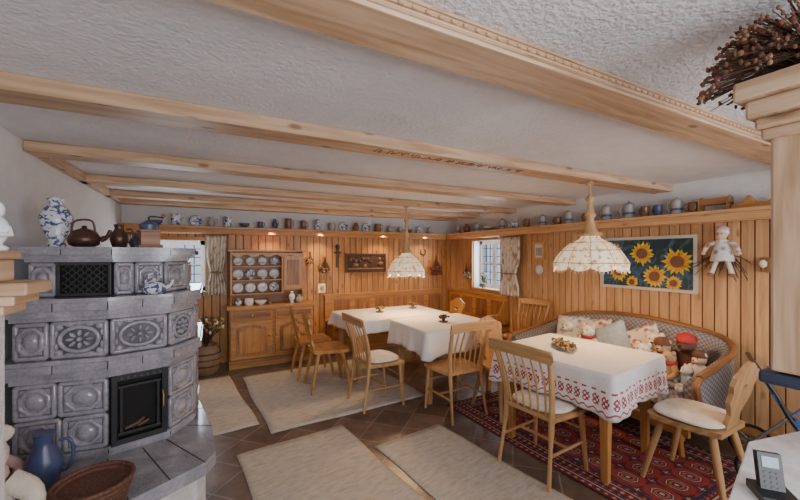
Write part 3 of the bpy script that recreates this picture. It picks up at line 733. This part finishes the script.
b.box((2.66,5.345,.44),(2.1,.42,.035),FURN); b.box((3.735,4.79,.44),(.44,1.5,.035),FURN)
b.box((2.66,5.40,.21),(2.06,.25,.42),FURN); b.box((3.80,4.79,.21),(.25,1.46,.42),FURN)
b.box((2.62,5.545,.66),(2.1,.025,.40),FURN); b.box((3.945,4.79,.66),(.025,1.48,.40),FURN)
for k in range(6): b.box((1.85+.35*k,5.528,.65),(.26,.012,.28),OAK)
for k in range(4): b.box((3.928,4.27+.36*k,.65),(.012,.27,.28),OAK)
b.box((2.62,5.54,.87),(2.14,.05,.03),FURN); b.box((3.94,4.79,.87),(.05,1.5,.03),FURN)
b.prism([(0,0),(.46,0),(.46,.60),(.40,.62),(.2,.62),(.10,.80),(0,.81)],.03,FURN,T((3.965,4.04,.0))@RZ(pi)@RX(pi/2))
b.done('corner_bench',bevel=.004)
# ---------------------------------------------------------------- sofa
def sofa():
    b=B(); L=.90
    key=[(-L-.02,-.38,.56),(-L-.03,-.1,.60),(-L,.22,.66),(-.76,.37,.76),(-.42,.40,.83),(0,.405,.86),(.42,.40,.84),(.76,.37,.79),(L,.22,.72),(L+.03,-.1,.66),(L+.02,-.38,.60)]
    P=crv(key,6); n=len(P); vs=[]
    for i in range(n):
        t=(P[min(i+1,n-1)]-P[max(i-1,0)]); t.z=0; t.normalize(); nrm=Vector((-t.y,t.x,0))
        p=P[i]; zt=p.z; z0=.20
        prof=[(0,z0),(.0,zt-.02),(-.025,zt),(-.06,zt-.005),(-.09,zt-.05),(-.11,(zt+.45)/2),(-.10,.42),(-.09,z0)]
        for o,z in prof: vs.append((p.x+nrm.x*o,p.y+nrm.y*o,z))
    m=8;fs=[];uvs=[];Ls=[0]
    for i in range(1,n): Ls.append(Ls[-1]+(P[i]-P[i-1]).length)
    vv=[0,.5,.53,.57,.63,.8,.95,1.15]
    for i in range(n-1):
        for j in range(m-1): fs.append((i*m+j,i*m+j+1,(i+1)*m+j+1,(i+1)*m+j)); uvs.append([(Ls[i],vv[j]),(Ls[i],vv[j+1]),(Ls[i+1],vv[j+1]),(Ls[i+1],vv[j])])
    b.add(vs,fs,SOFAM,uvs,None,True)
    for i in (0,n-1): b.add([vs[i*m+j] for j in range(m)],[list(range(m))],SOFAM,[[(vs[i*m+j][0],vs[i*m+j][2]) for j in range(m)]])
    b.tube([(p.x,p.y,p.z+.008) for p in P],.024,OAK,seg=10)
    for i in (0,n-1):
        p=P[i]; b.tube(crv([(p.x,p.y,p.z),(p.x,p.y-.05,p.z-.04),(p.x,p.y-.03,p.z-.12),(p.x,p.y+.01,.35),(p.x,p.y-.03,.22)],5),.024,OAK,seg=10)
    seat=[(-.82,-.40),(.82,-.40),(.85,-.2),(.85,.2),(.72,.30),(-.72,.30),(-.85,.2),(-.85,-.2)]
    b.prism(seat,.12,SOFAM,T((0,0,.22)))
    def cush(u,v):
        x=(u-.5)*1.68;y=-.42+v*.70; e=min(u,1-u)*14; g=min(v,1-v)*9; return (x,y,.34+.115*min(1,e)**.5*min(1,g)**.5+.008*math.sin(u*9)) 
    b.grid(cush,40,16,SOFAM,us=1.68,vs_=.7)
    b.box((0,-.42,.20),(1.75,.035,.07),FURN)
    for x in (-.82,.82):
        b.tube(crv([(x,-.40,.2),(x,-.43,.12),(x,-.40,0)],4),[.03]*4+[.02]*5,FURN); b.tube([(x*.95,.33,.22),(x*.95,.36,0)],.022,FURN)
    b.done('sofa',(3.50,2.22,0),-pi/2)
sofa()
def cushion(name,loc,s,rot,mat):
    b=B()
    def sh(sg):
        def f(u,v):
            a,c=2*u-1,2*v-1; h=(max(0,(1-a**4)*(1-c**4)))**.6
            return (a*s/2*(1+.04*abs(c)*abs(a)),c*s/2*(1+.04*abs(c)*abs(a)),sg*.065*h)
        return f
    b.grid(sh(1),14,14,mat); b.grid(sh(-1),14,14,mat); b.done(name,loc,rot=rot)
def cus(name,x,y,z,s,mat,yaw,roll=0.,tilt=65):
    M=RZ(yaw)@RY(math.radians(-tilt))@RZ(roll); cushion(name,(x,y,z),s,M.to_euler(),mat)
cus('throw_cushion',3.62,2.72,.63,.36,FLOR2,.1,.1); cus('throw_cushion',3.62,2.46,.64,.36,FLOR,0,.2); cus('throw_cushion',3.50,2.20,.64,.36,LBLUE,-.1,.6,62); cus('throw_cushion',3.58,1.95,.64,.36,FLOR,.1,.5)
teddy('teddy_bear',(3.44,2.62,.462),-pi/2,.78,TEDDY); teddy('teddy_bear',(3.40,2.36,.462),-pi/2,.78,TEDDY,scarf=RED)
teddy('teddy_bear',(3.52,1.80,.462),-pi/2+.2,.80,TEDDY,scarf=LBLUE); teddy('teddy_bear',(3.55,1.57,.462),-pi/2-.1,.84,BROWN,hat=RED)
teddy('teddy_bear',(3.30,1.78,.462),-pi/2+.1,.66,TEDDY,dress=RED); teddy('teddy_bear',(3.28,1.57,.462),-pi/2-.4,.62,TAN,scarf=RED); teddy('teddy_bear',(3.22,1.42,.462),-pi/2-.7,.46,TEDDY,dress=LBLUE)
teddy('rag_doll',(3.42,1.69,.462),-pi/2,.74,TAN,hat=BROWN,dress=RED); teddy('rag_doll',(3.46,1.44,.462),-pi/2-.3,.60,SKIN,hat=BROWN,dress=WHITE)
# ---------------------------------------------------------------- hanging lamps
def lamp(loc,R,H,ztop,power):
    b=B(); z0=loc[2]
    prof=[(R*.98,0),(R,.03),(R*.93,H*.25),(R*.78,H*.5),(R*.52,H*.74),(R*.30,H*.86),(R*.26,H*.93),(R*.32,H)]
    def fn(r,z,a):
        k=abs(math.sin(a*5)); rr=r*(1-.05*(1-k)*(z<H*.8)); zz=z
        if z<.001: zz=z-.035*(k**.7)
        return rr,zz
    b.lathe(prof,SHADE,seg=80,fn=fn)
    keep=[i for i,f in enumerate(b.f) if len(f)<50]; b.f=[b.f[i] for i in keep]; b.uv=[b.uv[i] for i in keep]; b.mi=[b.mi[i] for i in keep]; b.sm=[b.sm[i] for i in keep]
    for zf in (.03,H*.5,H*.74):
        r=[p[0] for p in prof if abs(p[1]-zf)<1e-6][0]
        b.tube([fn(r*1.01,zf,a)[0]*Vector((math.cos(a),math.sin(a),0))+Vector((0,0,zf)) for a in [2*pi*i/60 for i in range(60)]],.003,OAK,closed=True,seg=6)
    for k in range(10):
        a=pi*k/5; b.tube([Vector((fn(r,z,a)[0]*1.01*math.cos(a),fn(r,z,a)[0]*1.01*math.sin(a),z)) for r,z in prof],.0022,OAK,seg=5)
    for k in range(60):
        a=2*pi*k/60; r=R*.99*(1-.05*(1-abs(math.sin(a*5)))); zt=-.035*abs(math.sin(a*5))**.7; b.tube([(r*math.cos(a),r*math.sin(a),zt),(r*math.cos(a),r*math.sin(a),zt-.02)],.003,CREAM,seg=4)
    h2=ztop-z0-H
    b.lathe([(R*.26,H*.93),(R*.34,H),(R*.2,H+.03),(R*.10,H+.3*h2),(R*.16,H+.36*h2),(R*.10,H+.45*h2),(R*.07,H+.62*h2),(R*.14,H+.68*h2),(R*.05,H+.75*h2),(.006,H+.8*h2),(.006,H+h2-.03),(.03,H+h2-.025),(.035,H+h2)],LIGHTW,seg=20)
    b.ell((0,0,H*.45),(.03,.03,.045),PORC)
    b.done('pendant_lamp',loc)
    l=bpy.data.lights.new('pendant_bulb','POINT'); l.energy=power; l.color=(1,.68,.36); l.shadow_soft_size=.06
    o=bpy.data.objects.new('pendant_bulb',l); o.location=(loc[0],loc[1],loc[2]+.02); bpy.context.scene.collection.objects.link(o)
lamp((2.86,1.97,1.405),.29,.27,2.12,16); lamp((2.18,4.0,1.27),.235,.27,2.12,30)
# ---------------------------------------------------------------- wall decor
def frame(name,w,h,loc,rz,fm,art):
    b=B(); t=.03
    for x in (-1,1): b.box((x*(w/2-t/2),0,0),(t,.03,h),fm)
    for z in (-1,1): b.box((0,0,z*(h/2-t/2)),(w-2*t,.03,t),fm)
    art(b,w-2*t,h-2*t); b.done(name,loc,rz)
def sunfl(b,w,h):
    m,nt,bs=base('canvas_paint',.6)
    n=NOI(nt,UVN(nt,(1,1,1),'Object'),7,5,1.5)
    COL(nt,bs,RAMP(nt,n,[(.35,(.015,.035,.08)),(.47,(.025,.06,.035)),(.56,(.06,.13,.24)),(.68,(.02,.03,.025))]))
    b.box((0,.005,0),(w,.008,h),m)
    for cx,cz,r in ((-.26,-.09,.12),(-.02,.10,.13),(.10,-.13,.12),(.30,.02,.14),(-.30,.14,.08),(.27,-.19,.08),(-.12,-.2,.07)):
        for ring,(rr,mm,nn) in enumerate(((r,YEL,16),(r*.8,ORNG,13))):
            for k in range(nn):
                a=2*pi*k/nn+ring*.2+U(-.1,.1); L=rr*U(.85,1.05)
                q=[(.2*rr,-.02*rr*1),(.65*L,-.14*rr),(L,0),(.65*L,.14*rr),(.2*rr,.02*rr)]
                q=[(x*math.cos(a)-y*math.sin(a)+cx,x*math.sin(a)+y*math.cos(a)+cz) for x,y in q]
                q=[(max(-w/2,min(w/2,x)),max(-h/2,min(h/2,y))) for x,y in q]
                b.prism(q,.0015,mm,T((0,-.001-.0015*ring,0))@RX(pi/2))
        cc=[(cx+r*.42*math.cos(a),max(-h/2,min(h/2,cz+r*.42*math.sin(a)))) for a in [2*pi*k/20 for k in range(20)]]
        b.prism(cc,.002,TERR,T((0,-.0045,0))@RX(pi/2))
frame('sunflower_painting',.93,.55,(XR-.037,2.13,1.415),-pi/2,PFRAME,sunfl)
def relief(b,w,h):
    b.box((0,.005,0),(w,.01,h),DARKW)
    for k in range(26): b.ell((U(-.42,.42)*w,-.002,U(-.38,.3)*h),(U(.02,.06),.012,U(.01,.035)),random.choice([OAK,DARKW,TERR,DARKW]),None,8,6)
    b.box((0,-.005,-.38*h),(w*.96,.014,.02),OAK)
frame('carved_relief_picture',.72,.31,(2.27,YB-.037,1.37),0,DARKW,relief)
def photo(b,w,h):
    b.box((0,.005,0),(w,.01,h),PORC); b.box((0,-.002,-.01),(w*.7,.006,h*.6),LBLUE)
    b.ell((0,-.004,.0),(w*.15,.004,h*.2),TAN,None,8,6)
frame('framed_picture',.20,.24,(XR-.037,3.48,1.555),-pi/2,STEEL,photo)
frame('framed_picture',.12,.14,(1.52,YB-.037,.98),0,STEEL,photo)
b=B(); b.lathe([(.001,0),(.04,0),(.065,.012),(.068,.016),(.04,.006),(.001,.005)],PORC,RX(pi/2)); b.done('wall_plate',(XR-.024,3.48,1.30),-pi/2)
def hang(name,loc,r,h,n,mats,flat=.35,rz=0.):
    b=B(); bouquet(b,(0,0,0),r,h,n,mats,hang=True,blob=.016,flat=flat); b.ell((0,0,-.03),(.02,.012,.03),DRYR,None,8,6); b.done(name,loc,rz)
hang('hanging_dried_bouquet',(1.56,YB-.10,1.48),.09,.24,50,[DRYY,DRY,DRYR,GREEN])
hang('hanging_dried_bouquet',(3.62,YB-.10,1.50),.12,.34,90,[DRYR,DRYR,DRY])
hang('hanging_dried_bouquet',(XR-.10,4.98,1.36),.08,.25,45,[PINK,DRYR,GREEN,DRYY],rz=pi/2)
hang('hanging_dried_bouquet',(1.33,YB-.09,1.56),.05,.2,25,[DRYY,DRY])
b=B(); b.tube([(.09*math.cos(a),0,.09*math.sin(a)) for a in [2*pi*k/24 for k in range(24)]],.018,DRYY,closed=True)
for k in range(40):
    a=U(0,2*pi); b.ell((.09*math.cos(a)+U(-.015,.015),-.012,.09*math.sin(a)+U(-.015,.015)),U(.008,.015),random.choice([DRYR,GREEN,DRYY]),None,7,5)
b.done('dried_wreath',(3.05,YB-.05,1.5))
b=B(); b.tube([(.05*math.sin(a),0,-.06*math.cos(a)) for a in [(-2.4+4.8*k/14) for k in range(15)]],.010,BLACK,seg=6); b.done('horseshoe',(3.38,YB-.033,1.56))
b=B(); b.box((0,0,.15),(.05,.02,.3),DARKW); b.ell((0,-.01,.33),(.035,.02,.04),DARKW); b.tube([(-.06,-.01,.24),(.06,-.01,.24)],.012,DARKW); b.done('wall_crucifix',(1.78,YB-.035,1.3),bevel=.003)
b=B()
for k in range(34):
    a=U(-1.2,1.3); L=U(.15,.30); b.tube([(0,0,-.02),(L*math.sin(a)*.6,U(-.03,.02),-L*math.cos(a)*.5),(L*math.sin(a),U(-.06,.0),-L*math.cos(a))],.0025,DRY,seg=4)
b.lathe([(.035,.10),(.06,.02),(.085,-.08),(.08,-.085),(.001,.0)],FLOR2,T((0,-.05,0))); b.ell((0,-.06,.14),(.04,.038,.045),SKIN); b.ell((0,-.045,.165),(.047,.042,.04),WHITE); b.lathe([(.05,.185),(.048,.195),(.03,.215),(.001,.225)],PINK,T((0,-.05,0)))
for x in (-1,1):
    b.tube([(x*.03,-.05,.08),(x*.09,-.07,.06),(x*.12,-.08,.0)],.018,FLOR); b.ell((x*.122,-.08,-.015),.016,SKIN); b.tube([(x*.03,-.05,-.05),(x*.05,-.06,-.12),(x*.07,-.06,-.19)],.018,CREAM); b.ell((x*.072,-.075,-.2),(.02,.03,.016),OAK)
    b.ell((x*.014,-.096,.15),.005,BLACK,None,6,5)
b.ell((0,-.1,.135),.007,SKIN,None,6,5)
b.done('hanging_puppet',(XR-.06,1.46,1.53),-pi/2)
b=B(); b.box((0,0,0),(.06,.02,.12),OAK); b.lathe([(.02,-.02),(.045,.0),(.05,.06),(.02,.1)],CREAM,T((0,-.05,-.01))@Matrix.Scale(.5,4)); b.tube([(0,0,-.03),(0,-.05,-.04),(0,-.05,-.02)],.006,STEEL); b.done('wall_sconce',(XR-.034,1.21,1.42),-pi/2)
# ---------------------------------------------------------------- foreground right
b=B(); cx,cy=1.44,.34
b.box((cx,cy,1.51),(.14,.14,.66),PINE)
for z0,z1,h in ((1.82,1.85,.17),(1.85,1.88,.19),(1.88,1.93,.22),(1.93,1.985,.26)): b.box((cx,cy,(z0+z1)/2),(h,h,z1-z0),PINE)
b.box((1.65,.34,1.158),(.56,.19,.034),DBLUE); b.box((1.86,.34,.995),(.12,.14,.28),PINE)
b.done('carved_wooden_post',bevel=.008)
b=B()
for k in range(1000):
    a=U(0,2*pi); q=math.sqrt(U(0.05,1)); r=.205*q; zt=max(-.035,.175*math.sqrt(max(0,1-q*q))*U(.3,1.05)-.05*(q>.85)*U(0,1)); p=Vector((cx-.03+r*math.cos(a),cy+.03+r*math.sin(a),min(2.176,1.998+zt)))
    if q<.66 and p.z<2.0: p.z=2.0
    if abs(p.x-cx)<.14 and abs(p.y-cy)<.14: p.z=max(p.z,1.995)
    b.tube([(cx,cy,1.995),((cx+p.x)/2,(cy+p.y)/2,max(2.0,p.z*.55+1.995*.45+.03)),p],.0012,DRY,seg=3,cap=False)
    if U(0,1)<.8: b.ell(tuple(p),(U(.003,.008),U(.003,.008),U(.003,.009)),random.choice([DRY,DRY,DRYR,DRY,TERR,CARVE]),None,6,4)
b.done('dried_flower_arrangement')
b=B(); cp=[(1.15,-.3),(2.2,-.3),(2.2,.44),(1.66,.55),(1.2,.44),(1.15,.39)]
b.prism(cp,.03,WHP,T((0,0,.82))); b.prism(offs(cp,-.03),.82,LIGHTW); b.done('side_counter',bevel=.004)
b=B(); b.box((0,0,.01),(.08,.09,.02),BLKPL); M=T((0,.01,.012))@RX(math.radians(-14)); b.box((0,0,.045),(.052,.022,.105),BLKPL,M); b.box((0,-.0115,.074),(.036,.002,.028),SCREEN,M)
for i in range(3):
    for j in range(4): b.box(((i-1)*.013,-.0115,.012+.012*j),(.008,.002,.005),IRON,M)
b.done('cordless_phone',(1.33,.39,.8505),math.radians(-50),bevel=.003)
# folded-down stroller: open frame, sling seat, hood, four spoked wheels
b=B()
def wheel(x,y,r):
    Mw=T((x,y,r+.012))@RY(pi/2); b.tube([(r*math.cos(a),r*math.sin(a),0) for a in [2*pi*k/28 for k in range(28)]],.012,BLKPL,Mw,closed=True)
    b.lathe([(.015,-.02),(.02,0),(.015,.02)],SILV,Mw,12)
    for k in range(8): a=pi*k/4; b.tube([(0,0,0),(r*math.cos(a),r*math.sin(a),0)],.003,SILV,Mw,seg=5)
for x in (-.2,.2):
    b.tube(crv([(x,-.22,.12),(x,.05,.42),(x,.15,.62),(x*.9,.24,.78)],5),.012,BLKPL); b.tube([(x,.22,.13),(x,-.02,.42),(x,-.15,.60)],.012,SILV)
    wheel(x*1.15,.22,.115); wheel(x*1.15,-.24,.095)
    b.tube([(x,-.20,.36),(x,.02,.34),(x,.16,.62)],.009,BLUE)
b.tube([(-.23,-.24,.107),(.23,-.24,.107)],.008,SILV); b.tube([(-.23,.22,.127),(.23,.22,.127)],.008,SILV); b.tube([(-.18,.24,.78),(.18,.24,.78)],.014,BLKPL)
b.grid(lambda u,v:((u-.5)*.39,(-.2+.22*v*2 if v<.5 else .02+.28*(v-.5)),(.36-.05*math.sin(u*pi) if v<.5 else .34+.56*(v-.5))-.02*math.sin(u*pi)),12,18,BLUE)
b.grid(lambda u,v:((u-.5)*.42,.16-.20*math.sin(v*pi*.5),.60+.13*math.cos(v*pi*.5)-.03*(2*u-1)**2),12,10,BLUE)
b.done('baby_stroller',(3.40,.86,0),math.radians(24))
# ---------------------------------------------------------------- foreground left
b=B(); b.box((-.66,1.29,.675),(.34,.10,1.35),PLAST); b.done('wall_left_pillar')
b=B()
for z0,z1,xr,yf_,yb_ in ((1.3505,1.375,-.45,1.225,1.35),(1.375,1.40,-.425,1.21,1.355),(1.40,1.432,-.40,1.20,1.36)): b.box(((-.92+xr)/2,(yf_+yb_)/2,(z0+z1)/2),(xr+.92,yb_-yf_,z1-z0),PINE)
b.box((-.70,1.28,1.46),(.46,.12,.056),PINE); b.box((-.70,1.28,1.50),(.48,.14,.022),PINE); b.done('wooden_pillar_capital',bevel=.005)
b=B(); b.lathe([(.022,0),(.025,.008),(.012,.016),(.03,.05),(.022,.075),(.015,.085)],PORC); b.ell((0,0,.105),(.018,.018,.024),PORC); b.tube([(.024,0,.06),(.034,-.015,.04),(.016,-.03,.04)],.006,PORC); b.done('porcelain_figurine',(-.492,1.30,1.5115))
# ---------------------------------------------------------------- lights
def area(name,loc,rot,sx,sy,e,c):
    l=bpy.data.lights.new(name,'AREA'); l.shape='RECTANGLE'; l.size=sx; l.size_y=sy; l.energy=e; l.color=c
    o=bpy.data.objects.new(name,l); o.location=loc; o.rotation_euler=rot; bpy.context.scene.collection.objects.link(o)
area('front_fill_1',(.55,YF+.03,1.37),(pi/2,0,0),1.5,1.15,54,(.93,.95,1.))  # fill light added behind the camera, in an unseen front-wall opening
area('front_fill_2',(2.65,YF+.03,1.37),(pi/2,0,0),1.5,1.15,50,(.93,.95,1.))  # second added fill behind the camera, also in the unseen wall
area('window_daylight_3',((WB[0]+WB[1])/2,YB+.12,1.35),(-pi/2,0,0),.7,.65,11,(.78,.88,1.))
area('window_daylight_4',(XR+.12,4.55,1.35),(0,pi/2,0),.7,.65,11,(.78,.88,1.))
for x in (.75,1.45,2.5,3.3):
    l=bpy.data.lights.new('shelf_spot','SPOT'); l.energy=17; l.color=(1,.68,.34); l.spot_size=math.radians(120); l.spot_blend=.8; l.shadow_soft_size=.03
    o=bpy.data.objects.new('shelf_spot',l); o.location=(x,YB-.27,ZP+.02); o.rotation_euler=(math.radians(12),0,0); bpy.context.scene.collection.objects.link(o)
w=bpy.data.worlds.new('World'); bpy.context.scene.world=w; w.use_nodes=True; w.node_tree.nodes['Background'].inputs[0].default_value=(.66,.80,1,1); w.node_tree.nodes['Background'].inputs[1].default_value=1.0
# ---------------------------------------------------------------- camera
cd=bpy.data.cameras.new('camera'); cam=bpy.data.objects.new('camera',cd); bpy.context.scene.collection.objects.link(cam)
cd.sensor_width=36; cd.lens=16.2; cd.shift_y=5/800; cd.clip_start=.02
cam.location=(0,0,1.5); cam.rotation_euler=(pi/2,0,math.radians(-27.6)); bpy.context.scene.camera=cam
